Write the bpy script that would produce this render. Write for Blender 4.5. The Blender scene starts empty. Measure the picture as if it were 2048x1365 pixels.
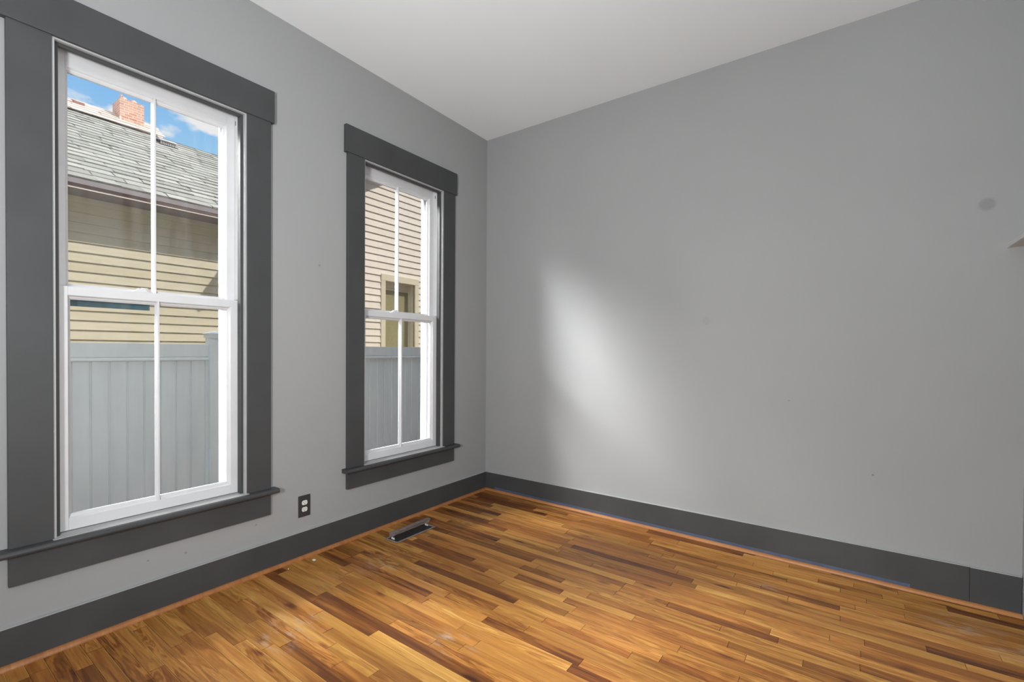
import bpy, bmesh, math, random
from mathutils import Vector, Matrix, noise
random.seed(7)
S = bpy.context.scene
C = bpy.context.collection
PI = math.pi

# ------------------------------------------------------------------ camera
CAM = (2.5740, -3.2225, 1.2145)
YAW, PITCH, ROLL = 0.618789, -0.011443, 0.006204
fw = Vector((-math.sin(YAW)*math.cos(PITCH), math.cos(YAW)*math.cos(PITCH), math.sin(PITCH)))
rt = Vector((math.cos(YAW), math.sin(YAW), 0))
up = rt.cross(fw)
cr, sr = math.cos(ROLL), math.sin(ROLL)
r2, u2 = cr*rt + sr*up, -sr*rt + cr*up
cd = bpy.data.cameras.new('camera')
cam = bpy.data.objects.new('camera', cd); C.objects.link(cam)
M = Matrix((( r2.x, u2.x, -fw.x, CAM[0]), (r2.y, u2.y, -fw.y, CAM[1]), (r2.z, u2.z, -fw.z, CAM[2]), (0,0,0,1)))
cam.matrix_world = M
cd.sensor_width = 36.0
cd.lens = 938.69/2048*36
cd.shift_y = 30.742/2048
cd.clip_start = 0.05
S.camera = cam

# ------------------------------------------------------------------ exposure
vs = S.view_settings
vs.view_transform = 'Standard'; vs.look = 'None'; vs.gamma = 1.0; vs.exposure = 0.0
vs.use_curve_mapping = False

# ------------------------------------------------------------------ world: blue sky with broken cloud
W = bpy.data.worlds.new('sky'); S.world = W; W.use_nodes = True
n = W.node_tree.nodes; l = W.node_tree.links; n.clear()
tc = n.new('ShaderNodeTexCoord'); sep = n.new('ShaderNodeSeparateXYZ'); l.new(tc.outputs['Generated'], sep.inputs[0])
gr = n.new('ShaderNodeValToRGB'); l.new(sep.outputs['Z'], gr.inputs[0])
e = gr.color_ramp.elements
e[0].position = 0.0; e[0].color = (0.62, 0.78, 0.95, 1)
e[1].position = 0.85; e[1].color = (0.07, 0.23, 0.68, 1)
x = e.new(0.26); x.color = (0.48, 0.77, 1.0, 1)
x = e.new(0.42); x.color = (0.22, 0.54, 1.0, 1)
mp = n.new('ShaderNodeMapping'); mp.inputs['Scale'].default_value = (1, 1, 2.2); mp.inputs['Location'].default_value = (3.1, 0.35, 0.15)
l.new(tc.outputs['Generated'], mp.inputs[0])
nz = n.new('ShaderNodeTexNoise'); nz.inputs['Scale'].default_value = 8.0; nz.inputs['Detail'].default_value = 8; nz.inputs['Roughness'].default_value = 0.52
l.new(mp.outputs[0], nz.inputs['Vector'])
cr_ = n.new('ShaderNodeValToRGB'); l.new(nz.outputs[0], cr_.inputs[0])
cr_.color_ramp.elements[0].position = 0.47; cr_.color_ramp.elements[1].position = 0.55
mx = n.new('ShaderNodeMixRGB'); l.new(cr_.outputs[0], mx.inputs[0]); l.new(gr.outputs[0], mx.inputs[1]); mx.inputs[2].default_value = (1.0, 0.99, 1.0, 1)
bg = n.new('ShaderNodeBackground'); zenith_fill = n.new('ShaderNodeMapRange'); zenith_fill.interpolation_type = 'SMOOTHSTEP'; l.new(sep.outputs['Z'], zenith_fill.inputs['Value'])
zenith_fill.inputs['From Min'].default_value = 0.62; zenith_fill.inputs['From Max'].default_value = 0.95; zenith_fill.inputs['To Min'].default_value = 0; zenith_fill.inputs['To Max'].default_value = 1.5  # added glow overhead, out of view, that brightens the side yard
va = n.new('ShaderNodeVectorMath'); va.operation = 'ADD'; l.new(mx.outputs[0], va.inputs[0]); l.new(zenith_fill.outputs[0], va.inputs[1])
l.new(va.outputs[0], bg.inputs[0]); bg.inputs[1].default_value = 0.86
wo = n.new('ShaderNodeOutputWorld'); l.new(bg.outputs[0], wo.inputs[0])

# ------------------------------------------------------------------ sun and large lights
def lamp(name, kind, loc, aim, energy, **kw):
    d = bpy.data.lights.new(name, kind); d.energy = energy
    for k, v in kw.items(): setattr(d, k, v)
    o = bpy.data.objects.new(name, d); C.objects.link(o); o.location = loc
    o.rotation_euler = (Vector(aim)-Vector(loc)).to_track_quat('-Z', 'Y').to_euler()
    return o
SUN = Vector((1.0, 0.95, 1.5))
lamp('sun', 'SUN', SUN*10, (0,0,0), 3.5, angle=0.009, color=(1.0, 0.97, 0.92))
# daylight of the open sky gap between the houses, falling in through the windows
lamp('sky_light', 'AREA', (-2.0, -3.0, 4.0), (0.30, -0.75, 1.1), 345, shape='DISK', size=2.3, spread=math.radians(50), color=(1, 1, 1))
lamp('low_sky_light', 'AREA', (-2.0, -5.2, 3.0), (0.5, -1.6, 1.1), 105, shape='DISK', size=2.6, spread=math.radians(70), color=(1, 1, 1))
# added fill lights behind and beside the camera
lamp('front_fill', 'AREA', (1.4, -5.15, 1.3), (1.2, 0, 1.0), 4, shape='RECTANGLE', size=2.2, size_y=1.7, color=(0.97, 1, 1.01))
lamp('side_fill', 'AREA', (3.20, -2.7, 1.3), (0, -2.2, 1.2), 23, spread=math.radians(125), shape='RECTANGLE', size=1.3, size_y=1.9, color=(0.97, 1, 1.01))
# added fill light behind the camera, aimed up to brighten the ceiling
lamp('ceiling_fill', 'AREA', (2.35, -4.2, 1.45), (2.25, -1.0, 3.05), 124, shape='DISK', size=0.5, color=(0.97, 1, 1.01))

# ------------------------------------------------------------------ material helpers
def mat(name):
    m = bpy.data.materials.new(name); m.use_nodes = True
    nt = m.node_tree
    return m, nt.nodes, nt.links, nt.nodes['Principled BSDF']
def lin(r, g, b):
    f = lambda c: (c/255/12.92) if c/255 <= 0.04045 else ((c/255+0.055)/1.055)**2.4
    return (f(r), f(g), f(b), 1)
def paint(name, col, rough=0.5, var=0.06, scale=6, bump=0.02, bscale=90, spec=0.5, stains=()):
    """plain paint: soft tone variation, brush texture, optional stains with a place of their own"""
    m, N, L, B = mat(name)
    t = N.new('ShaderNodeTexCoord')
    a = N.new('ShaderNodeTexNoise'); a.inputs['Scale'].default_value = scale; a.inputs['Detail'].default_value = 5
    L.new(t.outputs['Object'], a.inputs['Vector'])
    r = N.new('ShaderNodeMapRange'); r.inputs['From Min'].default_value = 0.3; r.inputs['From Max'].default_value = 0.7
    r.inputs['To Min'].default_value = 1-var; r.inputs['To Max'].default_value = 1+var
    L.new(a.outputs[0], r.inputs['Value'])
    v = N.new('ShaderNodeVectorMath'); v.operation = 'SCALE'; v.inputs[0].default_value = col[:3]
    L.new(r.outputs[0], v.inputs['Scale'])
    out = v.outputs[0]
    for (p, rad, k) in stains:
        d = N.new('ShaderNodeVectorMath'); d.operation = 'DISTANCE'; d.inputs[1].default_value = p
        L.new(t.outputs['Object'], d.inputs[0])
        q = N.new('ShaderNodeMapRange'); q.interpolation_type = 'SMOOTHSTEP'
        q.inputs['From Min'].default_value = rad*0.6; q.inputs['From Max'].default_value = rad*1.15
        q.inputs['To Min'].default_value = k; q.inputs['To Max'].default_value = 1
        L.new(d.outputs['Value'], q.inputs['Value'])
        w = N.new('ShaderNodeVectorMath'); w.operation = 'SCALE'; L.new(out, w.inputs[0]); L.new(q.outputs[0], w.inputs['Scale'])
        out = w.outputs[0]
    L.new(out, B.inputs['Base Color'])
    B.inputs['Roughness'].default_value = rough
    B.inputs['Specular IOR Level'].default_value = spec
    if bump:
        b = N.new('ShaderNodeTexNoise'); b.inputs['Scale'].default_value = bscale; b.inputs['Detail'].default_value = 4
        L.new(t.outputs['Object'], b.inputs['Vector'])
        u = N.new('ShaderNodeBump'); u.inputs['Strength'].default_value = bump*5; u.inputs['Distance'].default_value = 0.004
        L.new(b.outputs[0], u.inputs['Height']); L.new(u.outputs[0], B.inputs['Normal'])
    return m

WALL = paint('wall_grey_paint', (0.280, 0.281, 0.283), 0.75, 0.02, 2.0, 0.012, 60, 0.25,
             stains=(((3.127, 0, 1.947), 0.034, 0.80), ((1.83, 0, 1.42), 0.028, 0.93), ((0, -1.60, 1.72), 0.008, 0.75),
                     ((2.70, 0, 0.55), 0.006, 0.6), ((2.30, 0, 0.93), 0.005, 0.75), ((0, -1.97, 0.27), 0.006, 0.75), ((0, -2.30, 0.235), 0.006, 0.7), ((0, -2.45, 0.25), 0.005, 0.7)))
CEIL = paint('ceiling_white_paint', (0.775, 0.80, 0.82), 0.85, 0.01, 2, 0.01, 50, 0.2)
DARK = paint('charcoal_trim_paint', (0.047, 0.048, 0.0495), 0.48, 0.10, 5, 0.012, 45, 0.35)
GREYTOP = paint('pale_grey_trim_paint', (0.36, 0.36, 0.36), 0.5, 0.05, 8, 0.015, 50, 0.4)
WHITE = paint('white_sash_paint', (0.55, 0.55, 0.56), 0.45, 0.03, 9, 0.02, 40, 0.45)
EXTW = paint('white_storm_frame_paint', (0.42, 0.42, 0.435), 0.5, 0.03, 9, 0.0)
BLUE = paint('blue_grey_strip', (0.055, 0.075, 0.125), 0.5, 0.15, 12, 0.0)
VINYL = paint('white_vinyl', (0.76, 0.80, 0.78), 0.4, 0.04, 3, 0.0)
CREAM = paint('cream_window_paint', lin(226, 212, 182), 0.5, 0.05, 6, 0.0)
TRIMG = paint('taupe_eave_paint', lin(150, 140, 140), 0.55, 0.08, 5, 0.0)
FLASH = paint('pale_flashing', lin(240, 222, 205), 0.5, 0.08, 9, 0.0)
METAL = paint('brown_register_metal', (0.03, 0.026, 0.025), 0.45, 0.15, 30, 0.0, spec=0.6)
METALF = paint('worn_register_frame', (0.20, 0.17, 0.155), 0.4, 0.2, 40, 0.0, spec=0.6)
BLACKM = paint('black_duct', (0.008, 0.008, 0.008), 0.8, 0.0, 5, 0.0)
DARKPL = paint('black_outlet_plate', (0.032, 0.032, 0.033), 0.35, 0.08, 20, 0.0)
WHPL = paint('white_outlet_plastic', (0.62, 0.62, 0.61), 0.35, 0.02, 20, 0.0)
SLOT = paint('dark_slot', (0.02, 0.02, 0.02), 0.6, 0.0, 5, 0.0)
SHELF = paint('pale_shelf_paint', (0.60, 0.60, 0.60), 0.5, 0.02, 9, 0.0)
GROUND = paint('reddish_earth', (0.24, 0.17, 0.16), 0.9, 0.25, 3, 0.0)
EXTDARK = paint('low_bounce_exterior', (0.06, 0.065, 0.06), 0.8, 0.05, 3, 0.0)
SHADE = paint('olive_window_shade', lin(150, 140, 95), 0.6, 0.10, 40, 0.0)
VENTM = paint('galvanised_vent', lin(205, 198, 190), 0.5, 0.1, 20, 0.0)
VENTD = paint('dark_vent_base', lin(52, 50, 60), 0.6, 0.1, 20, 0.0)
PINKV = paint('brown_roof_vent', lin(160, 110, 95), 0.6, 0.1, 20, 0.0)
TEAL = paint('dark_teal', lin(52, 78, 86), 0.7, 0.25, 30, 0.0)
CHIP = paint('white_paint_flake', (0.8, 0.8, 0.8), 0.7, 0.0, 5, 0.0)

def attr_mix(name, attr, stops, rough=0.8, var=0.12, scale=30, bump=0.0, extra=None):
    """colour ramp driven by a per-piece random attribute times fine noise"""
    m, N, L, B = mat(name)
    a = N.new('ShaderNodeAttribute'); a.attribute_name = attr
    s = N.new('ShaderNodeSeparateColor'); L.new(a.outputs['Color'], s.inputs[0])
    cr = N.new('ShaderNodeValToRGB'); L.new(s.outputs[0], cr.inputs[0])
    el = cr.color_ramp.elements
    el[0].position = stops[0][0]; el[0].color = stops[0][1]; el[1].position = stops[-1][0]; el[1].color = stops[-1][1]
    for p, c in stops[1:-1]:
        q = el.new(p); q.color = c
    t = N.new('ShaderNodeTexCoord'); nz = N.new('ShaderNodeTexNoise'); nz.inputs['Scale'].default_value = scale; nz.inputs['Detail'].default_value = 6
    mp = N.new('ShaderNodeMapping'); mp.inputs['Scale'].default_value = extra or (1, 1, 1)
    L.new(t.outputs['Object'], mp.inputs[0]); L.new(mp.outputs[0], nz.inputs['Vector'])
    r = N.new('ShaderNodeMapRange'); r.inputs['From Min'].default_value = 0.25; r.inputs['From Max'].default_value = 0.75
    r.inputs['To Min'].default_value = 1-var; r.inputs['To Max'].default_value = 1+var
    L.new(nz.outputs[0], r.inputs['Value'])
    v = N.new('ShaderNodeVectorMath'); v.operation = 'SCALE'; L.new(cr.outputs[0], v.inputs[0]); L.new(r.outputs[0], v.inputs['Scale'])
    L.new(v.outputs[0], B.inputs['Base Color']); B.inputs['Roughness'].default_value = rough
    B.inputs['Specular IOR Level'].default_value = 0.3
    return m
CLAP = attr_mix('tan_clapboard_paint', 'tone', [(0, lin(202, 189, 160)), (0.5, lin(210, 198, 172)), (1, lin(205, 194, 162))], 0.6, 0.06, 5, extra=(1, 0.6, 4))
CLAPW = attr_mix('cream_clapboard_paint', 'tone', [(0, lin(232, 217, 198)), (1, lin(238, 223, 205))], 0.6, 0.04, 5, extra=(1, 0.6, 4))
SHING = attr_mix('grey_slate_shingle', 'tone', [(0, lin(150, 148, 138)), (0.5, lin(168, 166, 156)), (1, lin(182, 179, 168))], 0.85, 0.10, 40)
SHING_SUNLIT = attr_mix('sunlit_pink_shingle', 'tone', [(0, lin(226, 206, 190)), (1, lin(240, 222, 208))], 0.85, 0.08, 40)  # paler pink puts the sunlight on the upper roof into the colour

def brick_mat():
    m, N, L, B = mat('pink_chimney_brick')
    t = N.new('ShaderNodeTexCoord')
    s = N.new('ShaderNodeSeparateXYZ'); L.new(t.outputs['Object'], s.inputs[0])
    ad = N.new('ShaderNodeMath'); ad.operation = 'ADD'; L.new(s.outputs['X'], ad.inputs[0]); L.new(s.outputs['Y'], ad.inputs[1])
    cb = N.new('ShaderNodeCombineXYZ'); L.new(ad.outputs[0], cb.inputs[0]); L.new(s.outputs['Z'], cb.inputs[1])
    b = N.new('ShaderNodeTexBrick'); L.new(cb.outputs[0], b.inputs['Vector'])
    b.inputs['Color1'].default_value = lin(242, 190, 160); b.inputs['Color2'].default_value = lin(226, 160, 130); b.inputs['Mortar'].default_value = lin(245, 222, 205)
    b.inputs['Scale'].default_value = 1; b.inputs['Mortar Size'].default_value = 0.006
    b.inputs['Brick Width'].default_value = 0.13; b.inputs['Row Height'].default_value = 0.046
    nz = N.new('ShaderNodeTexNoise'); nz.inputs['Scale'].default_value = 14; L.new(t.outputs['Object'], nz.inputs['Vector'])
    mx = N.new('ShaderNodeMixRGB'); mx.blend_type = 'MULTIPLY'; mx.inputs[0].default_value = 0.2
    L.new(b.outputs[0], mx.inputs[1]); L.new(nz.outputs[0], mx.inputs[2])
    L.new(mx.outputs[0], B.inputs['Base Color']); B.inputs['Roughness'].default_value = 0.9
    return m
BRICK = brick_mat()

def glass_mat(name, dirt, reflect):
    m, N, L, B = mat(name); N.remove(B)
    out = N['Material Output']
    tr = N.new('ShaderNodeBsdfTransparent'); tr.inputs[0].default_value = (0.985, 0.99, 0.985, 1)
    gl = N.new('ShaderNodeBsdfGlossy'); gl.inputs['Roughness'].default_value = 0.02
    df = N.new('ShaderNodeBsdfDiffuse'); df.inputs[0].default_value = (0.75, 0.78, 0.82, 1)
    t = N.new('ShaderNodeTexCoord'); mp = N.new('ShaderNodeMapping'); mp.inputs['Scale'].default_value = (1, 16, 1.2)
    L.new(t.outputs['Object'], mp.inputs[0])
    nz = N.new('ShaderNodeTexNoise'); nz.inputs['Scale'].default_value = 1.6; nz.inputs['Detail'].default_value = 5; L.new(mp.outputs[0], nz.inputs['Vector'])
    r = N.new('ShaderNodeMapRange'); r.inputs['From Min'].default_value = 0.35; r.inputs['From Max'].default_value = 0.75; r.inputs['To Min'].default_value = 0; r.inputs['To Max'].default_value = dirt
    L.new(nz.outputs[0], r.inputs['Value'])
    m1 = N.new('ShaderNodeMixShader'); L.new(r.outputs[0], m1.inputs[0]); L.new(tr.outputs[0], m1.inputs[1]); L.new(df.outputs[0], m1.inputs[2])
    fr = N.new('ShaderNodeFresnel'); fr.inputs[0].default_value = 1.25
    ml = N.new('ShaderNodeMath'); ml.operation = 'MULTIPLY'; ml.inputs[1].default_value = reflect; L.new(fr.outputs[0], ml.inputs[0])
    m2 = N.new('ShaderNodeMixShader'); L.new(ml.outputs[0], m2.inputs[0]); L.new(m1.outputs[0], m2.inputs[1]); L.new(gl.outputs[0], m2.inputs[2])
    L.new(m2.outputs[0], out.inputs[0])
    return m
GLASS = glass_mat('old_window_glass', 0.03, 1.0)
def plastic_mat():
    m, N, L, B = mat('clear_smoked_plastic'); 
    B.inputs['Base Color'].default_value = (0.36, 0.33, 0.33, 1); B.inputs['Roughness'].default_value = 0.15
    tr = N.new('ShaderNodeBsdfTransparent'); tr.inputs[0].default_value = (0.85, 0.82, 0.80, 1)
    t = N.new('ShaderNodeTexCoord'); nz = N.new('ShaderNodeTexNoise'); nz.inputs['Scale'].default_value = 40; L.new(t.outputs['Object'], nz.inputs['Vector'])
    r = N.new('ShaderNodeMapRange'); r.inputs['To Min'].default_value = 0.05; r.inputs['To Max'].default_value = 0.55; L.new(nz.outputs[0], r.inputs['Value'])
    mx = N.new('ShaderNodeMixShader'); L.new(r.outputs[0], mx.inputs[0]); L.new(tr.outputs[0], mx.inputs[1]); L.new(B.outputs[0], mx.inputs[2])
    L.new(mx.outputs[0], N['Material Output'].inputs[0])
    return m
CLEARP = plastic_mat()

def wood_mat(name, mould=False):
    m, N, L, B = mat(name)
    t = N.new('ShaderNodeTexCoord')
    a = N.new('ShaderNodeAttribute'); a.attribute_name = 'plank'
    s = N.new('ShaderNodeSeparateColor'); L.new(a.outputs['Color'], s.inputs[0])
    # every plank gets its own piece of grain
    off = N.new('ShaderNodeVectorMath'); off.operation = 'MULTIPLY_ADD'
    L.new(a.outputs['Color'], off.inputs[0]); off.inputs[1].default_value = (37, 91, 53); L.new(t.outputs['Object'], off.inputs[2])
    def grain(sc, scale, detail, dist):
        mp = N.new('ShaderNodeMapping'); mp.inputs['Scale'].default_value = sc; L.new(off.outputs[0], mp.inputs[0])
        q = N.new('ShaderNodeTexNoise'); q.inputs['Scale'].default_value = scale; q.inputs['Detail'].default_value = detail; q.inputs['Distortion'].default_value = dist
        L.new(mp.outputs[0], q.inputs['Vector']); return q.outputs[0]
    g1 = grain((1.3, 15, 1), 1.6, 4, 1.2)     # broad figure
    g2 = grain((2.5, 70, 1), 2.0, 5, 0.4)     # fine pores
    # cathedral rings: wave of the broad figure
    sn = N.new('ShaderNodeMath'); sn.operation = 'MULTIPLY'; sn.inputs[1].default_value = 42; L.new(g1, sn.inputs[0])
    si = N.new('ShaderNodeMath'); si.operation = 'SINE'; L.new(sn.outputs[0], si.inputs[0])
    # base tone per plank
    cr = N.new('ShaderNodeValToRGB')
    mixv = N.new('ShaderNodeMath'); mixv.operation = 'MULTIPLY_ADD'; mixv.inputs[1].default_value = 0.75; mixv.inputs[2].default_value = -0.375
    L.new(g1, mixv.inputs[0])
    tot = N.new('ShaderNodeMath'); tot.operation = 'ADD'; L.new(mixv.outputs[0], tot.inputs[0]); L.new(s.outputs[0], tot.inputs[1])
    f2 = N.new('ShaderNodeMath'); f2.operation = 'MULTIPLY_ADD'; f2.inputs[1].default_value = 0.34; L.new(g2, f2.inputs[0]); L.new(tot.outputs[0], f2.inputs[2])
    fa = N.new('ShaderNodeMapRange'); fa.inputs['From Min'].default_value = 0.35; fa.inputs['From Max'].default_value = 1.0; fa.inputs['To Min'].default_value = 0.015; fa.inputs['To Max'].default_value = 0.13; L.new(s.outputs[2], fa.inputs['Value'])
    f3 = N.new('ShaderNodeMath'); f3.operation = 'MULTIPLY_ADD'; L.new(fa.outputs[0], f3.inputs[1]); L.new(si.outputs[0], f3.inputs[0]); L.new(f2.outputs[0], f3.inputs[2])
    f4 = N.new('ShaderNodeMath'); f4.operation = 'SUBTRACT'; f4.inputs[1].default_value = 0.17; L.new(f3.outputs[0], f4.inputs[0])
    # scattered knots
    kp = N.new('ShaderNodeMapping'); kp.inputs['Scale'].default_value = (4.2, 11, 1); L.new(off.outputs[0], kp.inputs[0])
    kv = N.new('ShaderNodeTexVoronoi'); kv.inputs['Scale'].default_value = 1.0; L.new(kp.outputs[0], kv.inputs['Vector'])
    kr = N.new('ShaderNodeMapRange'); kr.interpolation_type = 'SMOOTHSTEP'; kr.inputs['From Min'].default_value = 0.03; kr.inputs['From Max'].default_value = 0.26; kr.inputs['To Min'].default_value = -0.34; kr.inputs['To Max'].default_value = 0.0
    L.new(kv.outputs['Distance'], kr.inputs['Value'])
    kc = N.new('ShaderNodeSeparateColor'); L.new(kv.outputs['Color'], kc.inputs[0])
    kg = N.new('ShaderNodeMath'); kg.operation = 'GREATER_THAN'; kg.inputs[1].default_value = 0.70; L.new(kc.outputs[0], kg.inputs[0])
    km = N.new('ShaderNodeMath'); km.operation = 'MULTIPLY'; L.new(kr.outputs[0], km.inputs[0]); L.new(kg.outputs[0], km.inputs[1])
    f5 = N.new('ShaderNodeMath'); f5.operation = 'ADD'; L.new(f4.outputs[0], f5.inputs[0]); L.new(km.outputs[0], f5.inputs[1])
    L.new(f5.outputs[0] if not mould else f4.outputs[0], cr.inputs[0])
    el = cr.color_ramp.elements
    el[0].position = 0.0; el[0].color = (0.040, 0.011, 0.004, 1)
    el[1].position = 1.0; el[1].color = (0.62, 0.355, 0.108, 1)
    for p, c in ((0.22, (0.115, 0.035, 0.008, 1)), (0.45, (0.250, 0.094, 0.018, 1)), (0.70, (0.420, 0.195, 0.043, 1))):
        q = el.new(p); q.color = c
    if mould:
        for q, c in zip(el, ((0.15, 0.055, 0.018, 1), (0.21, 0.078, 0.023, 1), (0.26, 0.10, 0.030, 1), (0.33, 0.14, 0.045, 1), (0.38, 0.18, 0.06, 1))): q.color = c
    hv = N.new('ShaderNodeMapRange'); hv.inputs['To Min'].default_value = 0.92; hv.inputs['To Max'].default_value = 1.08; L.new(s.outputs[1], hv.inputs['Value'])
    hc = N.new('ShaderNodeCombineXYZ'); hc.inputs[0].default_value = 1.0; L.new(hv.outputs[0], hc.inputs[1]); L.new(hv.outputs[0], hc.inputs[2])
    hm = N.new('ShaderNodeVectorMath'); hm.operation = 'MULTIPLY'; L.new(cr.outputs[0], hm.inputs[0]); L.new(hc.outputs[0], hm.inputs[1])
    col = hm.outputs[0]
    if not mould:
        # dusty scuffs: patches with places of their own
        acc = None
        big = N.new('ShaderNodeTexNoise'); big.inputs['Scale'].default_value = 9; big.inputs['Detail'].default_value = 8; big.inputs['Roughness'].default_value = 0.65
        mpb = N.new('ShaderNodeMapping'); mpb.inputs['Scale'].default_value = (1, 3.2, 1); L.new(t.outputs['Object'], mpb.inputs[0]); L.new(mpb.outputs[0], big.inputs['Vector'])
        for (p, rad) in (((3.05, -0.30, 0), 0.22), ((3.2, -0.42, 0), 0.2), ((0.46, -1.52, 0), 0.16), ((2.25, -0.42, 0), 0.10), ((0.62, -2.15, 0), 0.22), ((1.25, -1.75, 0), 0.14), ((0.62, -1.40, 0), 0.08)):
            d = N.new('ShaderNodeVectorMath'); d.operation = 'DISTANCE'; d.inputs[1].default_value = p; L.new(t.outputs['Object'], d.inputs[0])
            q = N.new('ShaderNodeMapRange'); q.interpolation_type = 'SMOOTHSTEP'; q.inputs['From Max'].default_value = rad; q.inputs['To Min'].default_value = 1; q.inputs['To Max'].default_value = 0
            L.new(d.outputs['Value'], q.inputs['Value'])
            if acc is None: acc = q.outputs[0]
            else:
                mm = N.new('ShaderNodeMath'); mm.operation = 'MAXIMUM'; L.new(acc, mm.inputs[0]); L.new(q.outputs[0], mm.inputs[1]); acc = mm.outputs[0]
        rb = N.new('ShaderNodeMapRange'); rb.inputs['From Min'].default_value = 0.50; rb.inputs['From Max'].default_value = 0.72; rb.inputs['To Max'].default_value = 0.75; L.new(big.outputs[0], rb.inputs['Value'])
        ms = N.new('ShaderNodeMath'); ms.operation = 'MULTIPLY'; L.new(acc, ms.inputs[0]); L.new(rb.outputs[0], ms.inputs[1])
        mc = N.new('ShaderNodeMixRGB'); L.new(ms.outputs[0], mc.inputs[0]); L.new(col, mc.inputs[1]); mc.inputs[2].default_value = (0.50, 0.42, 0.36, 1)
        col = mc.outputs[0]
        rn = N.new('ShaderNodeMapRange'); rn.inputs['To Min'].default_value = 0.24; rn.inputs['To Max'].default_value = 0.44; L.new(big.outputs[0], rn.inputs['Value'])
        L.new(rn.outputs[0], B.inputs['Roughness'])
    else:
        B.inputs['Roughness'].default_value = 0.4
    L.new(col, B.inputs['Base Color'])
    B.inputs['Specular IOR Level'].default_value = 0.42
    bp = N.new('ShaderNodeBump'); bp.inputs['Strength'].default_value = 0.10; bp.inputs['Distance'].default_value = 0.002
    L.new(g2, bp.inputs['Height']); L.new(bp.outputs[0], B.inputs['Normal'])
    return m
WOOD = wood_mat('varnished_strip_oak')
MOULD = wood_mat('orange_shoe_moulding', True)

# ------------------------------------------------------------------ mesh helpers
class MB:
    def __init__(s): s.v = []; s.f = []; s.tone = []; s.mi = []
    def quad(s, pts, tone=(0.5, 0.5, 0.5), mi=0):
        k = len(s.v); s.v += [tuple(p) for p in pts]; s.f.append(tuple(range(k, k+len(pts)))); s.tone.append(tone); s.mi.append(mi)
    def box(s, x0, x1, y0, y1, z0, z1, tone=(0.5, 0.5, 0.5), mi=0):
        k = len(s.v)
        s.v += [(x0,y0,z0),(x1,y0,z0),(x1,y1,z0),(x0,y1,z0),(x0,y0,z1),(x1,y0,z1),(x1,y1,z1),(x0,y1,z1)]
        for f in ((0,3,2,1),(4,5,6,7),(0,1,5,4),(1,2,6,5),(2,3,7,6),(3,0,4,7)):
            s.f.append(tuple(k+i for i in f)); s.tone.append(tone); s.mi.append(mi)
    def prism(s, prof, axis, a, b, tone=(0.5, 0.5, 0.5), mi=0):
        """extrude a closed profile along axis ('x','y','z') from a to b; profile gives the two other coords in order"""
        k = len(s.v); m = len(prof)
        for t in (a, b):
            for (p, q) in prof:
                s.v.append({'x': (t,p,q), 'y': (p,t,q), 'z': (p,q,t)}[axis])
        s.f.append(tuple(range(k, k+m))[::-1]); s.f.append(tuple(range(k+m, k+2*m)))
        for i in range(m):
            j = (i+1) % m
            s.f.append((k+i, k+j, k+m+j, k+m+i))
        s.tone += [tone]*(m+2); s.mi += [mi]*(m+2)
    def build(s, name, mats, parent=None, bevel=0.0, seg=2, smooth=False, attr='tone', local=None):
        me = bpy.data.meshes.new(name)
        off = Vector(local) if local else Vector((0,0,0))
        me.from_pydata([tuple(Vector(v)-off) for v in s.v], [], s.f)
        if not isinstance(mats, (list, tuple)): mats = [mats]
        for m in mats: me.materials.append(m)
        for p, i in zip(me.polygons, s.mi): p.material_index = i
        ca = me.color_attributes.new(attr, 'FLOAT_COLOR', 'CORNER')
        for p, t in zip(me.polygons, s.tone):
            for li in p.loop_indices: ca.data[li].color = (t[0], t[1], t[2], 1)
        bm = bmesh.new(); bm.from_mesh(me); bmesh.ops.recalc_face_normals(bm, faces=bm.faces); bm.to_mesh(me); bm.free()
        o = bpy.data.objects.new(name, me); C.objects.link(o)
        if local: o.location = off
        if parent is not None:
            o.parent = parent
            o.matrix_parent_inverse = Matrix.Translation(-Vector(parent_base(parent)))
        if bevel:
            b = o.modifiers.new('bevel', 'BEVEL'); b.width = bevel; b.segments = seg; b.limit_method = 'ANGLE'; b.angle_limit = math.radians(40)
        if smooth:
            for p in me.polygons: p.use_smooth = True
        return o
def parent_base(p):
    v = Vector((0,0,0)); q = p
    while q is not None:
        v += Vector(q.location) if not q.get('_rel') else Vector((0,0,0)); q = None
    return v
def struct(o): o['kind'] = 'structure'; return o
def empty(name, loc):
    o = bpy.data.objects.new(name, None); C.objects.link(o); o.location = loc; o.empty_display_size = 0.1
    return o
def tag(o, label, cat, group=None):
    o['label'] = label; o['category'] = cat
    if group: o['group'] = group
    return o
def lab(o, label): o['label'] = label; return o

# ------------------------------------------------------------------ the room
H = 3.05; RX = 3.268; FY = -5.3
W1C, W2C = -2.3945, -0.9235
HO = 0.374            # half width of the rough opening
def zoff(i): return 0.0 if i == 1 else 0.010
OZ0, OZ1 = 0.43, 2.466
mb = MB()                                                   # left (outside) wall with two window openings
T = -0.15
ys = [(FY-0.4, W1C-HO), (W1C+HO, W2C-HO), (W2C+HO, 8.0)]
for a, b in ys: mb.box(T, 0, a, b, -0.7, 5.40)
for c, i in ((W1C, 1), (W2C, 2)):
    mb.box(T, 0, c-HO, c+HO, -0.7, OZ0+zoff(i)); mb.box(T, 0, c-HO, c+HO, OZ1+zoff(i), 5.40)
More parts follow.
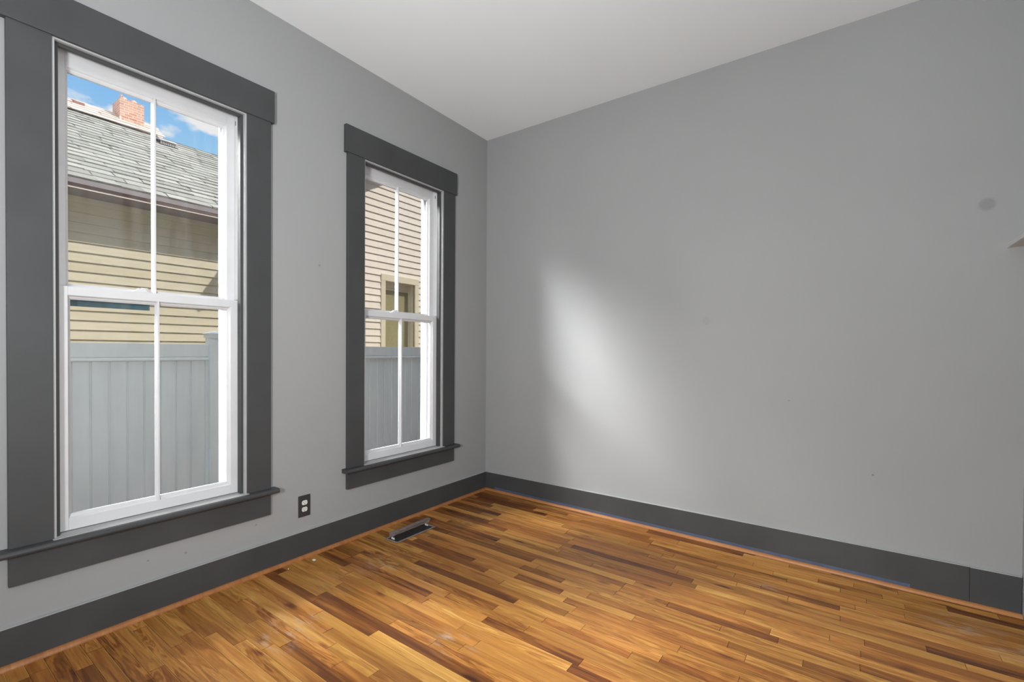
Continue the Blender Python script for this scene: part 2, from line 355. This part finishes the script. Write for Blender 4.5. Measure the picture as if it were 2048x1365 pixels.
# unseen outer face set dark so less lamp light bounces to the fence
for f in range(len(mb.f)):
    if all(abs(mb.v[k][0]-T) < 1e-6 for k in mb.f[f]): mb.mi[f] = 1
struct(mb.build('wall_left', [WALL, EXTDARK]))
mb = MB(); mb.box(0, RX+0.12, 0, 0.12, -0.12, H); struct(mb.build('wall_back', WALL))
mb = MB(); mb.box(RX, RX+0.12, FY, 0, -0.12, H); struct(mb.build('wall_right', WALL))
mb = MB(); mb.box(0, RX+0.12, FY-0.12, FY, -0.12, H); struct(mb.build('wall_front', WALL))
mb = MB(); mb.box(0, RX+0.12, FY-0.12, 0.12, H, H+0.15); struct(mb.build('ceiling', CEIL))
# the house's own roof, whose edge shades the side yard
mb = MB(); mb.prism([(-0.5, 5.47), (5.0, 7.9), (5.0, 8.05), (-0.5, 5.62)], 'y', -9, 9); struct(mb.build('roof', EXTDARK))

# strip floor: planks run along x
mb = MB()
PW = 0.0528; y = -0.0; row = 0
def tone():
    r = random.random()
    if r < 0.17: return random.uniform(0.20, 0.36)
    if r < 0.62: return random.uniform(0.40, 0.58)
    return random.uniform(0.54, 0.72)
while y > FY:
    x0 = -random.uniform(0.0, 0.7); k = 0
    while x0 < RX:
        L_ = random.choice((random.uniform(0.22, 0.5), random.uniform(0.4, 0.95), random.uniform(0.6, 1.2)))
        a, b = max(x0, 0)+0.0008, min(x0+L_, RX)-0.0008
        if b-a > 0.02:
            t = (tone(), random.random(), random.random())
            g = random.uniform(0.0003, 0.0009)
            za = random.uniform(-0.0003, 0.0003)
            mb.quad([(a, y-PW+g, za), (b, y-PW+g, za), (b, y-g, za), (a, y-g, za)], t, 0)
            mb.quad([(a, y-g-0.0015, za+0.00015), (b, y-g-0.0015, za+0.00015), (b, y-g, za+0.00015), (a, y-g, za+0.00015)], (min(0.9, t[0]+0.24), t[1], 0.0), 0)   # paler strip along one long edge
            for (p, q) in (((a, y-PW+g), (b, y-PW+g)), ((b, y-PW+g), (b, y-g)), ((b, y-g), (a, y-g)), ((a, y-g), (a, y-PW+g))):
                mb.quad([(p[0], p[1], za), (q[0], q[1], za), (q[0], q[1], -0.004), (p[0], p[1], -0.004)], (t[0]*0.5, t[1], t[2]), 0)
        x0 += L_
    y -= PW; row += 1
mb.box(0, RX, FY, 0, -0.05, -0.0035, (0.02, 0.5, 0.5), 1)
fz = lambda x: 0.004-0.012*x                                # the old floor falls a little away from the windows
mb.v = [(a, b, c+fz(a)) for a, b, c in mb.v]
floor = struct(mb.build('floor', [WOOD, BLACKM], attr='plank'))

# baseboards: charcoal face, pale painted top edge
BH = 0.159
mb = MB(); mb.box(0, 0.019, FY, -0.019, -0.01, BH-0.002)
bl = struct(mb.build('baseboard_left', DARK))
mb = MB(); mb.box(0, 0.0195, FY, -0.019, BH-0.002, BH+0.001); lab(mb.build('top_edge', GREYTOP, bl), 'pale grey painted top edge')
XJ = 3.085
mb = MB(); mb.box(0, XJ-0.001, -0.019, 0, -0.05, BH-0.002)
bb = struct(mb.build('baseboard_back', DARK))
mb = MB(); mb.box(0, XJ, -0.0195, 0, BH-0.002, BH+0.001); lab(mb.build('top_edge', GREYTOP, bb), 'pale grey painted top edge')
mb = MB(); mb.box(0.12, 2.86, -0.0200, -0.0005, -0.04, 0.036); mb.v = [(a, b, c+fz(a)) for a, b, c in mb.v]; lab(mb.build('blue_strip', BLUE, bb), 'blue grey strip along the bottom')  # blue grey band along the foot of the back baseboard
mb = MB(); mb.box(XJ+0.001, RX-0.004, -0.0185, 0, -0.05, BH-0.004); mb.box(XJ+0.001, RX-0.004, -0.019, 0, BH-0.004, BH-0.0015, mi=1)
lab(mb.build('end_block', [DARK, GREYTOP], bb), 'short separate charcoal block at the right end')
def shoe(name, axis, a, b):
    r = 0.018; pr = [(0.0195, 0)] + [(0.0195+r*math.cos(t), r*math.sin(t)) for t in [i*PI/12 for i in range(7)]]
    mb = MB()
    if axis == 'y': mb.prism(pr, 'y', a, b, (0.6, 0.3, 0.2))
    else: mb.prism([(-p, q) for p, q in pr], 'x', a, b, (0.7, 0.4, 0.2))
    mb.v = [(p, q, c+fz(p)) for p, q, c in mb.v]
    return struct(mb.build(name, MOULD, attr='plank'))
shoe('trim_1', 'y', FY, -0.02); shoe('trim_2', 'x', 0.02, RX-0.002)

# ------------------------------------------------------------------ windows (double hung, two over two)
def window(name, c, i, latch_y, ap0):
    dz = zoff(i)
    root = struct(empty(name, (0, c, OZ0+dz)))
    Y = lambda a: c+a
    # casings
    for s in (-1, 1):
        mb = MB(); a, b = sorted((Y(s*0.3690), Y(s*0.4935))); mb.box(0, 0.022, a, b, 0.455+dz, 2.446+dz)
        lab(mb.build('side_casing', DARK, root, 0.0015), 'charcoal side casing')
    mb = MB(); mb.box(0, 0.028, Y(-0.5115), Y(0.5105), 2.444+dz, 2.616+dz); lab(mb.build('header', DARK, root, 0.002), 'charcoal header board')
    mb = MB()
    nose = [(-0.035, 0.430), (0.050, 0.430)] + [(0.050+0.0125*math.sin(t), 0.4425-0.0125*math.cos(t)) for t in [k*PI/8 for k in range(1, 8)]] + [(0.050, 0.455), (-0.035, 0.455)]
    nose = [(p, q+dz) for p, q in nose]
    mb.prism(nose, 'y', Y(-0.368), Y(0.368))
    nose2 = [(p if p > 0 else 0.0005, q) for p, q in nose]
    mb.prism(nose2, 'y', Y(-0.522), Y(-0.368)); mb.prism(nose2, 'y', Y(0.368), Y(0.522))
    lab(mb.build('stool', DARK, root), 'charcoal rounded window stool')
    mb = MB(); mb.box(-0.08, 0.036, Y(-0.3735), Y(0.3735), 0.4545+dz, 0.4570+dz); lab(mb.build('sill_top', GREYTOP, root), 'pale grey painted top of the stool')
    mb = MB(); mb.box(0, 0.020, Y(-0.4935), Y(0.4935), ap0, 0.4305+dz); lab(mb.build('apron', DARK, root, 0.0015), 'charcoal apron board')
    # jamb lining
    mb = MB()
    for s in (-1, 1):
        a, b = sorted((Y(s*0.360), Y(s*0.3735))); mb.box(-0.148, 0.014, a, b, 0.44+dz, 2.4655+dz)
    mb.box(-0.148, -0.002, Y(-0.360), Y(0.360), 2.455+dz, 2.4655+dz); mb.box(-0.002, 0.014, Y(-0.360), Y(0.360), 2.4365+dz, 2.4655+dz)
    lab(mb.build('jamb', GREYTOP, root), 'pale grey jamb lining')
    mb = MB()
    for s in (-1, 1):
        a, b = sorted((Y(s*0.346), Y(s*0.3605))); mb.box(-0.036, -0.004, a, b, 0.457+dz, 2.455+dz)
    mb.box(-0.022, -0.003, Y(-0.346), Y(0.346), 2.4235+dz, 2.4555+dz)
    lab(mb.build('stop_bead', DARK, root, 0.002), 'charcoal stop bead')
    mb = MB()                                                # white parting bead and track beside the upper sash
    for s in (-1, 1):
        a, b = sorted((Y(s*0.349), Y(s*0.3605))); mb.box(-0.148, -0.0375, a, b, 1.475+dz, 2.455+dz)
        a, b = sorted((Y(s*0.356), Y(s*0.3605))); mb.box(-0.148, -0.0375, a, b, 0.457+dz, 1.475+dz)
    mb.box(-0.08, -0.037, Y(-0.349), Y(0.349), 2.449+dz, 2.4555+dz)
    lab(mb.build('parting_bead', WHITE, root, 0.001), 'white parting bead')
    # sashes
    def sash(nm, xf, z0, z1, rb, rt_, hw):
        """xf: room-side face; rails rb (bottom) and rt_ (top); stile 0.045; muntin in the middle"""
        d = 0.034; st = 0.0385; mb = MB()
        for s in (-1, 1):
            a, b = sorted((Y(s*(hw-st)), Y(s*hw))); mb.box(xf-d, xf, a, b, z0, z1)
        mb.box(xf-d, xf, Y(-hw+st), Y(hw-st), z0, z0+rb); mb.box(xf-d, xf, Y(-hw+st), Y(hw-st), z1-rt_, z1)
        o = mb.build(nm, WHITE, root, 0.0012)
        lab(o, 'white painted sash frame')
        m2 = MB(); mu = 0.0045
        m2.prism([(xf-d+0.006, Y(-mu-0.003)), (xf-d+0.006, Y(mu+0.003)), (xf-0.012, Y(mu+0.003)), (xf-0.001, Y(mu*0.75)), (xf-0.001, Y(-mu*0.75)), (xf-0.012, Y(-mu-0.003))], 'z', z0+rb, z1-rt_)
        m2.build('muntin', WHITE, o)
        m3 = MB(); bw = 0.009                                # glazing bead round each light
        for (a, b) in ((Y(-hw+st), Y(-mu-0.003)), (Y(mu+0.003), Y(hw-st))):
            za, zb = z0+rb, z1-rt_
            xa, xb = xf-d+0.004, xf-0.010
            xm_ = xf-d/2-0.002; mun = lambda q: abs(q-c) < 0.03
            for (q, sg) in ((a, 1), (b, -1)):
                if mun(q): m3.box(xa+0.006, xm_, *sorted((q, q+sg*0.0015)), za, zb)
                else: m3.prism([(xa, q), (xb+0.009, q), (xb, q+sg*0.004), (xm_, q+sg*0.011), (xa, q+sg*0.011)], 'z', za, zb)
            for (q, sg) in ((za, 1), (zb, -1)):
                m3.prism([(xa, q), (xb+0.009, q), (xb, q+sg*0.005), (xb-0.002, q+sg*0.009), (xm_, q+sg*0.016), (xa, q+sg*0.016)], 'y', a, b)
        m3.build('glazing_bead', WHITE, o)
        for (a, b) in ((Y(-hw+st), Y(-mu)), (Y(mu), Y(hw-st))):
            m4 = MB(); xg = xf-0.022
            m4.box(xg-0.0015, xg+0.0015, a+0.002, b-0.002, z0+rb+0.002, z1-rt_-0.002)
            m4.build('pane', GLASS, o)
        return o
    us = sash('upper_sash', -0.079, 1.437+dz, 2.449+dz, 0.034, 0.061, 0.350)
    ls = sash('lower_sash', -0.040, 0.460+dz, 1.471+dz, 0.047, 0.037, 0.352)
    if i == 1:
        mb = MB(); mb.box(-0.125, -0.1135, Y(-0.30), Y(-0.012), 1.395, 1.437)  # plain dark teal strip behind the left half of the meeting rail
        lab(mb.build('teal_strip', TEAL, us), 'dark teal strip under the meeting rail')
    # sash lock on the meeting rail
    mb = MB(); zt = 1.4715+dz
    ly = latch_y
    mb.prism([(ly-0.042, zt), (ly+0.030, zt), (ly+0.018, zt+0.008), (ly+0.010, zt+0.017), (ly-0.012, zt+0.019), (ly-0.024, zt+0.009)], 'x', -0.068, -0.050)
    mb.box(-0.062, -0.056, ly-0.004, ly+0.022, zt+0.016, zt+0.022)
    lab(mb.build('sash_lock', WHITE, ls, 0.002), 'white painted sash lock')
    for s in (-1, 1):                                        # sash pulleys high in the jamb
        mb = MB(); a, b = sorted((Y(s*0.345), Y(s*0.3495)))
        mb.box(-0.062, -0.044, a, b, 2.375+dz, 2.425+dz); mb.box(-0.056, -0.050, a-0.001 if s > 0 else a, b if s > 0 else b+0.001, 2.39+dz, 2.412+dz, mi=1)
        mb.build('pulley', [WHITE, SLOT], root, 0.001)
    # storm frame and sill outside
    mb = MB()
    for s in (-1, 1):
        a, b = sorted((Y(s*0.311), Y(s*0.3735))); mb.box(-0.175, -0.1485, a, b, 0.44+dz, 2.466+dz)
    mb.box(-0.175, -0.1485, Y(-0.311), Y(0.311), 2.398+dz, 2.466+dz); mb.box(-0.175, -0.1485, Y(-0.311), Y(0.311), 0.44+dz, 0.492+dz)
    lab(mb.build('storm_frame', EXTW, root, 0.003), 'white outer storm frame')
    mb = MB(); mb.box(-0.23, -0.08, Y(-0.373), Y(0.373), 0.405+dz, 0.440+dz); mb.build('outer_sill', EXTW, root)
    return root
window('window_1', W1C, 1, -2.452, 0.310)
window('window_2', W2C, 2, -0.973, 0.331)

# ------------------------------------------------------------------ electrical outlet
oy, oz = -1.6965, 0.3015
out = tag(empty('electrical_outlet', (0, oy, oz)), 'charcoal double electrical outlet with white sockets on the wall between the windows', 'outlet')
mb = MB(); mb.box(0.0002, 0.006, oy-0.0375, oy+0.0375, oz-0.0625, oz+0.0625); lab(mb.build('cover_plate', DARKPL, out, 0.003), 'charcoal cover plate')
for dz in (0.0195, -0.0195):
    mb = MB(); pr = []
    for k in range(24):
        t = 2*PI*k/24; yy = 0.0172*math.cos(t); zz = max(-0.0130, min(0.0130, 0.0172*math.sin(t))); pr.append((oy+yy, oz+dz+zz))
    mb.prism(pr, 'x', 0.005, 0.0082); so = lab(mb.build('socket', WHPL, out, 0.0006), 'white socket face')
    mb = MB()
    mb.box(0.0080, 0.0085, oy-0.0078, oy-0.0056, oz+dz-0.001, oz+dz+0.0075); mb.box(0.0080, 0.0085, oy+0.0056, oy+0.0078, oz+dz-0.0005, oz+dz+0.007)
    mb.prism([(oy+0.0024*math.cos(2*PI*k/10), oz+dz-0.0075+0.0024*math.sin(2*PI*k/10)) for k in range(10)], 'x', 0.0080, 0.0085)
    lab(mb.build('slots', SLOT, so), 'dark slots')
mb = MB(); mb.prism([(oy+0.003*math.cos(2*PI*k/12), oz+0.003*math.sin(2*PI*k/12)) for k in range(12)], 'x', 0.0055, 0.0072); lab(mb.build('screw', METAL, out), 'centre screw')

# ------------------------------------------------------------------ floor register and its clear deflector
vx0, vx1, vy0, vy1 = 0.177, 0.295, -1.252, -0.910
reg = tag(empty('floor_register', ((vx0+vx1)/2, (vy0+vy1)/2, 0)), 'dark metal floor register grille in the boards below the far window', 'floor vent')
mb = MB(); w = 0.012
pf = lambda a, b, c_, d_: mb.box(a, b, c_, d_, 0.0006, 0.006)
pf(vx0, vx0+w, vy0, vy1); pf(vx1-w, vx1, vy0, vy1); pf(vx0+w, vx1-w, vy0, vy0+w); pf(vx0+w, vx1-w, vy1-w, vy1)
mb.build('frame', METALF, reg, 0.002)
mb = MB(); mb.box(vx0+w, vx1-w, vy0+w, vy1-w, 0.0006, 0.0012); lab(mb.build('duct_opening', BLACKM, reg), 'black opening under the louvres')
mb = MB(); k = vy0+w+0.006
while k < vy1-w-0.004:
    mb.box(vx0+w, vx1-w, k, k+0.0022, 0.0012, 0.0042); k += 0.0098
for xx in (0.2, 0.4, 0.6, 0.8):
    xq = vx0+w+(vx1-vx0-2*w)*xx; mb.box(xq-0.0007, xq+0.0007, vy0+w, vy1-w, 0.0012, 0.0036)
mb.build('louvres', METAL, reg)
mb = MB(); ym = (vy0+vy1)/2; mb.box(vx0+w, vx1-w, ym-0.002, ym+0.002, 0.0012, 0.0052); mb.build('cross_bar', METAL, reg)
dfl = tag(empty('air_deflector', (0.2, (vy0+vy1)/2, 0.006)), 'clear plastic air deflector hood standing on the floor register', 'air deflector')
mb = MB(); pr = []
prof = [(0.186, 0.0065), (0.186, 0.022), (0.189, 0.034), (0.197, 0.044), (0.209, 0.050), (0.224, 0.053), (0.246, 0.053)]
pin = [(p+0.002, q-0.0022) if k > 2 else (p+0.0022, q) for k, (p, q) in enumerate(prof)]
mb.prism(prof+pin[::-1], 'y', vy0+0.03, vy1-0.004)
hood = mb.build('hood', CLEARP, dfl)
for yy in (vy0+0.030, vy1-0.006):
    mb = MB(); mb.prism(prof+[(0.232, 0.020), (0.214, 0.0065)], 'y', yy, yy+0.002); mb.build('end_cap', CLEARP, dfl)
for (xx, yy) in ((0.236, vy0+0.022), (0.236, vy1-0.028)):
    mb = MB(); mb.box(xx-0.010, xx+0.010, yy-0.004, yy+0.004, 0.0065, 0.011); mb.box(xx-0.009, xx-0.005, yy-0.010, yy+0.001, 0.011, 0.020); mb.box(xx+0.004, xx+0.008, yy-0.008, yy+0.002, 0.011, 0.018)
    lab(mb.build('clip', WHPL, dfl, 0.001), 'white magnet clip')

# ------------------------------------------------------------------ shelf edge on the right wall
mb = MB(); mb.box(3.1990, RX, -1.15, -0.001, 1.7260, 1.7475)
tag(mb.build('wall_shelf', SHELF, None, 0.001), 'pale grey shelf board high on the right edge of the photo', 'shelf')

# ------------------------------------------------------------------ paint flakes on the floor
def flake(x, y, s, label, seed):
    random.seed(seed); mb = MB(); pr = [(x+s*random.uniform(0.6, 1.2)*math.cos(t), y+0.6*s*random.uniform(0.6, 1.2)*math.sin(t)) for t in [2*PI*k/7 for k in range(7)]]
    mb.prism(pr, 'z', 0.0006, 0.003); return tag(mb.build('paint_flake', CHIP), label, 'debris')
flake(0.092, -1.690, 0.016, 'white paint flake on the dark boards nearest the floor register', 3)
flake(0.083, -1.837, 0.005, 'tiny white crumb on the floor beside the left shoe moulding', 4)

# ------------------------------------------------------------------ outside: ground, fence
mb = MB(); mb.box(-30, T, -25, 25, -0.75, -0.70); struct(mb.build('ground', GROUND))
fe = tag(empty('vinyl_fence', (-3.33, 0.8, -0.7)), 'white vinyl privacy fence with a capped square post outside the windows', 'fence')
FX = -3.30
mb = MB(); yy = -9.0; pwid = 0.1425; yy = -1.06-0.1405*50
while yy < 8:
    a, b = yy+0.003, yy+0.1405-0.003
    mb.prism([(FX-0.045, a), (FX-0.045, b), (FX-0.032, b), (FX-0.020, b-0.008), (FX-0.020, a+0.008), (FX-0.032, a)], 'z', -0.62, 1.10); mb.box(FX-0.040, FX-0.032, yy, yy+0.1405, -0.62, 1.10)
    yy += 0.1405
lab(mb.build('picket_panel', VINYL, fe), 'white tongue and groove pickets')
mb = MB(); RZ = 1.268
rail = [(FX-0.055, 1.090), (FX-0.055, RZ), (FX, RZ), (FX, 1.130), (FX-0.012, 1.128), (FX-0.012, 1.120), (FX+0.002, 1.118), (FX+0.008, 1.112), (FX+0.008, 1.094), (FX, 1.088), (FX-0.012, 1.086)]
mb.prism(rail, 'y', -8, -0.885); mb.prism(rail, 'y', -0.765, 8)
mb.build('top_rail', VINYL, fe, 0.002)
mb = MB(); mb.box(FX-0.055, FX, -8, 8, -0.60, -0.45); mb.build('bottom_rail', VINYL, fe)
def post(y0):
    mb = MB(); mb.box(FX-0.085, FX+0.045, y0, y0+0.13, -0.7, 1.375); p = mb.build('post', VINYL, fe, 0.004)
    mb = MB(); a = 0.012; x0, x1, ya, yb = FX-0.085-a, FX+0.045+a, y0-a, y0+0.13+a
    mb.box(x0, x1, ya, yb, 1.340, 1.385)
    x0 -= 0.012; x1 += 0.012; ya -= 0.012; yb += 0.012
    xm, ym = (x0+x1)/2, (ya+yb)/2
    mb.box(x0, x1, ya, yb, 1.385, 1.393)
    for q in (((x0,ya),(x1,ya)), ((x1,ya),(x1,yb)), ((x1,yb),(x0,yb)), ((x0,yb),(x0,ya))):
        mb.quad([(q[0][0], q[0][1], 1.393), (q[1][0], q[1][1], 1.393), (xm, ym, 1.425)])
    mb.build('post_cap', VINYL, p)
post(-0.890)

# ------------------------------------------------------------------ outside: the neighbouring house
hs = tag(empty('neighbour_house', (-5.0, 0, -0.7)), 'tan clapboard house with slate roof and brick chimney seen through the windows', 'house')
def boards(name, m, X, y0, y1, z0, z1, ex, holes=(), seed=1, phase=0.0):
    random.seed(seed); mb = MB(); z = z0+phase
    while z < z1:
        zt = min(z+ex, z1)
        segs = [(y0, y1)]
        for (ha, hb, hz0, hz1) in holes:
            if zt > hz0+0.001 and z < hz1-0.001:
                ns = []
                for a, b in segs:
                    if hb <= a or ha >= b: ns.append((a, b)); continue
                    if a < ha: ns.append((a, ha))
                    if hb < b: ns.append((hb, b))
                segs = ns
        t = (random.random(), random.random(), random.random())
        for a, b in segs:
            # slightly wavy old boards
            nseg = max(1, int((b-a)/0.25)); 
            for q in range(nseg):
                ya, yb = a+(b-a)*q/nseg, a+(b-a)*(q+1)/nseg
                wa = 0.0035*noise.noise((ya*2.1, z*7, 1)); wb = 0.0035*noise.noise((yb*2.1, z*7, 1))
                zb0, zb1 = z+wa, z+wb
                mb.quad([(X+0.021, ya, zb0), (X+0.021, yb, zb1), (X+0.003, yb, zt+0.012), (X+0.003, ya, zt+0.012)], t)
                mb.quad([(X+0.021, ya, zb0), (X+0.021, yb, zb1), (X-0.004, yb, zb1), (X-0.004, ya, zb0)], t)
        z += ex
    mb.quad([(X-0.006, y0, z0), (X-0.006, y1, z0), (X-0.006, y1, z1), (X-0.006, y0, z1)]) if not holes else None
    return mb.build(name, m, hs)
HX, WX, WY = -5.0, -4.1, 1.12
EX = 0.1178
boards('main_wall', CLAP, HX, -9, WY, -0.7, 3.10, EX, phase=0.02)
WZ0, WZ1, WYA, WYB = 0.9, 2.455, 2.155, 3.04
wing = boards('wing_wall', CLAPW, WX, WY, 7.5, -0.7, 3.62, EX, holes=((WYA-0.0, WYB+0.0, WZ0, WZ1),), seed=5, phase=0.05)
# gable boards above the eave of the wing
random.seed(9); mb = MB(); z = -0.7+0.05+EX*36
z = 3.57
z = -0.7+0.05+EX*int((3.62+0.65)/EX)
while z < 6.6:
    y0 = max(WY, 0.95+(z-3.62)/0.60)
    y1 = 7.5
    if y0 < y1: 
        mb.quad([(WX+0.021, y0, z), (WX+0.021, y1, z), (WX+0.003, y1, z+EX+0.012), (WX+0.003, y0, z+EX+0.012)], (random.random(), .5, .5))
        mb.quad([(WX+0.021, y0, z), (WX+0.021, y1, z), (WX-0.004, y1, z), (WX-0.004, y0, z)])
    z += EX
mb.build('gable_wall', CLAPW, hs)
mb = MB(); mb.box(HX-0.02, WX+0.002, WY-0.02, WY, -0.7, 3.7); mb.box(WX-0.08, WX+0.022, WY-0.03, WY+0.09, -0.7, 3.62, mi=1)
mb.build('wing_side', [CLAP, CREAM], hs)
# wing roof: rake overhang towards us, eave overhang towards the yard corner
mb = MB(); ye = 0.86; zr = 3.67
mb.prism([(ye, zr), (8.0, zr+0.60*(8-ye)), (8.0, zr+0.60*(8-ye)+0.20), (ye, zr+0.20)], 'x', -5.6, WX+0.40)
mb.build('wing_roof', TRIMG, hs)
# wing window
fr = MB()
cw = 0.095
fr.box(WX-0.02, WX+0.028, WYA, WYA+cw, WZ0, WZ1); fr.box(WX-0.02, WX+0.028, WYB-cw, WYB, WZ0, WZ1)
fr.box(WX-0.02, WX+0.030, WYA, WYB, WZ1-0.01, WZ1+0.105); fr.box(WX-0.02, WX+0.06, WYA-0.03, WYB+0.03, WZ0-0.04, WZ0)
fr.box(WX-0.13, WX-0.0, WYA+cw-0.015, WYA+cw, WZ0, WZ1); fr.box(WX-0.13, WX, WYB-cw, WYB-cw+0.015, WZ0, WZ1); fr.box(WX-0.13, WX, WYA+cw, WYB-cw, WZ1-0.015, WZ1)
hw_ = lab(fr.build('house_window', CREAM, hs, 0.003), 'cream framed window with an olive shade')
mb = MB(); a, b = WYA+cw, WYB-cw
mb.box(WX-0.12, WX-0.085, a, a+0.05, WZ0, WZ1-0.015); mb.box(WX-0.12, WX-0.085, b-0.05, b, WZ0, WZ1-0.015); mb.box(WX-0.12, WX-0.085, a+0.05, b-0.05, WZ1-0.115, WZ1-0.015); mb.box(WX-0.12, WX-0.095, a+0.05, b-0.05, WZ1-0.155, WZ1-0.115)
mb.build('sash', CREAM, hw_, 0.003)
mb = MB(); mb.box(WX-0.125, WX-0.118, a+0.05, b-0.05, WZ0, WZ1-0.15); mb.build('shade', SHADE, hw_)

# main roof: courses of uneven slates at 30 degrees
PIT = math.radians(30); tp = math.tan(PIT); EVX, EVZ = -4.60, 3.171
random.seed(21)
def slope(x): return EVZ+(EVX-x)*tp
def shingles(name, m, xa, xb, za, pit, y0, y1, ex, seed, notch=True):
    random.seed(seed); mb = MB(); ta, ca, sa = math.tan(pit), math.cos(pit), math.sin(pit)
    Ls = (xa-xb)/ca; s0 = 0.0
    P = lambda s, h: (xa-s*ca+h*sa, za+s*sa+h*ca)
    while s0 < Ls:
        y = y0-random.uniform(0, 0.3)
        while y < y1:
            wdt = min(random.uniform(0.18, 0.36), y1-y+0.004); j = random.uniform(-0.010, 0.010) if notch else 0
            h0 = random.uniform(0.010, 0.020)
            t = (random.random(), random.random(), random.random())
            sb, st_ = s0+j, min(s0+ex+0.03, Ls)
            ya, yb = y+0.002, y+wdt-0.002
            sk = random.uniform(-0.03, 0.03)
            pts = [(ya, sb+random.uniform(-.004,.004), h0), (yb, sb+random.uniform(-.004,.004), h0), (yb+sk, st_, 0.001), (ya+sk, st_, 0.001)]
            v = [(P(s, h)[0], yy, P(s, h)[1]) for (yy, s, h) in pts]
            mb.quad(v, t)
            lo = [(P(sb, -0.002)[0], ya, P(sb, -0.002)[1]), (P(sb, -0.002)[0], yb, P(sb, -0.002)[1])]
            mb.quad([v[0], v[1], lo[1], lo[0]], t)
            y += wdt
        s0 += ex
    v = [(xa, y0-.3), (xa, y1), (xb, y1), (xb, y0-.3)]
    mb.quad([(a, b, za+(xa-a)*ta-0.004) for a, b in v])
    return mb.build(name, m, hs)
BX = -8.25; BZ = slope(BX)
shingles('roof', SHING, EVX, BX, EVZ, PIT, -6.5, 3.0, 0.20, 31)
shingles('upper_roof', SHING_SUNLIT, BX+0.05, BX-0.52, BZ+0.02, math.radians(34), -6.5, 0.30, 0.15, 32)
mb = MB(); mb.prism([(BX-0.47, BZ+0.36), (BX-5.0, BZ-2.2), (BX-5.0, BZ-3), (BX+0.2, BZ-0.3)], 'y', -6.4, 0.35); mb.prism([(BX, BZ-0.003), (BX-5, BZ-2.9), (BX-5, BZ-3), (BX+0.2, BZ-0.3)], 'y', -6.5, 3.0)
mb.build('far_slope', SHING_SUNLIT, hs)
# eave: sloped soffit, fascia, gutter line
mb = MB(); mb.box(EVX-0.02, EVX+0.004, -6.8, WY-0.4, EVZ-0.070, EVZ-0.012); lab(mb.build('fascia', TRIMG, hs), 'taupe fascia board')
mb = MB(); mb.box(HX, EVX-0.02, -6.8, WY-0.4, EVZ-0.122, EVZ-0.10); mb.build('soffit', TRIMG, hs)
mb = MB(); mb.box(EVX-0.032, EVX-0.018, -6.8, WY-0.4, EVZ-0.122, EVZ-0.111); lab(mb.build('eave_moulding', FLASH, hs), 'thin pale moulding under the fascia')

# chimney with broken flues
cy0, cy1, cx = -0.325, 0.044, BX-0.20
ch = MB()
zc0, zc1 = 5.05, 5.875
ch.box(cx-0.42, cx, cy0, cy1, 5.54, zc1); ch.box(cx-0.42, cx-0.004, cy0+0.004, cy1-0.004, zc0, 5.54)
chm = lab(ch.build('chimney', BRICK, hs), 'pink brick chimney')
mb = MB(); mb.box(cx-0.43, cx+0.012, cy0-0.006, cy1+0.004, 5.0, 5.46)
mb.prism([(cy0-0.006, 5.46), (cy0+0.02, 5.46), (cy0+0.02, 5.535), (cy0-0.006, 5.535)], 'x', cx-0.43, cx+0.012)
lab(mb.build('flashing', FLASH, chm), 'pale flashing round the chimney foot')
for (ya, yb, h, m_) in ((cy0+0.02, cy0+0.055, 0.085, BRICK), (cy0+0.05, cy0+0.115, 0.045, FLASH), (cy1-0.19, cy1-0.165, 0.05, BRICK), (cy1-0.175, cy1-0.10, 0.045, FLASH)):
    mb = MB(); mb.prism([(ya, zc1), (yb, zc1), (yb-0.006, zc1+h*0.6), ((ya+yb)/2, zc1+h), (ya+0.004, zc1+h*0.9)], 'x', cx-0.12, cx-0.02); mb.build('flue', m_, chm)
# slatted roof vent on the ridge, low brown vent on the upper roof
vb = MB(); X0 = -7.70; vy0_, vy1_ = 0.058, 0.328; zb = slope(X0)
vb.prism([(X0-0.03, zb), (X0-0.03, zb+0.085), (X0-0.34, zb+0.225), (X0-0.40, zb+0.23), (X0-0.40, zb+0.1)], 'y', vy0_+0.004, vy1_-0.004)
vb.box(X0-0.03, X0+0.012, vy0_-0.01, vy1_+0.01, zb-0.01, zb+0.018)
v1 = lab(vb.build('roof_vent', VENTD, hs), 'slatted metal vent near the ridge')
mb = MB()
for k in range(9):
    yv = vy0_+0.014+k*(vy1_-vy0_-0.03)/8.5; mb.box(X0-0.028, X0-0.004, yv, yv+0.018, zb+0.018, zb+0.080)
mb.prism([(X0-0.36, zb+0.215), (X0+0.014, zb+0.080), (X0+0.014, zb+0.096), (X0-0.08, zb+0.145), (X0-0.36, zb+0.245)], 'y', vy0_-0.004, vy1_+0.006)
mb.build('vent_slats', VENTM, v1)
vb = MB(); X1 = BX-0.28; zb = BZ+0.02+0.33*math.tan(math.radians(34)); vb.prism([(X1, zb-0.03), (X1, zb+0.055), (X1-0.03, zb+0.07), (X1-0.25, zb+0.16), (X1-0.25, zb)], 'y', -0.945, -0.80)
lab(vb.build('low_vent', PINKV, hs), 'brown box vent near the ridge')

# seat the loose floor things on the slightly sloping boards
reg.location.z += 0.0022; dfl.location.z += 0.0022
for o in C.objects:
    if o.name.startswith('paint_flake'): o.location.z = 0.0026
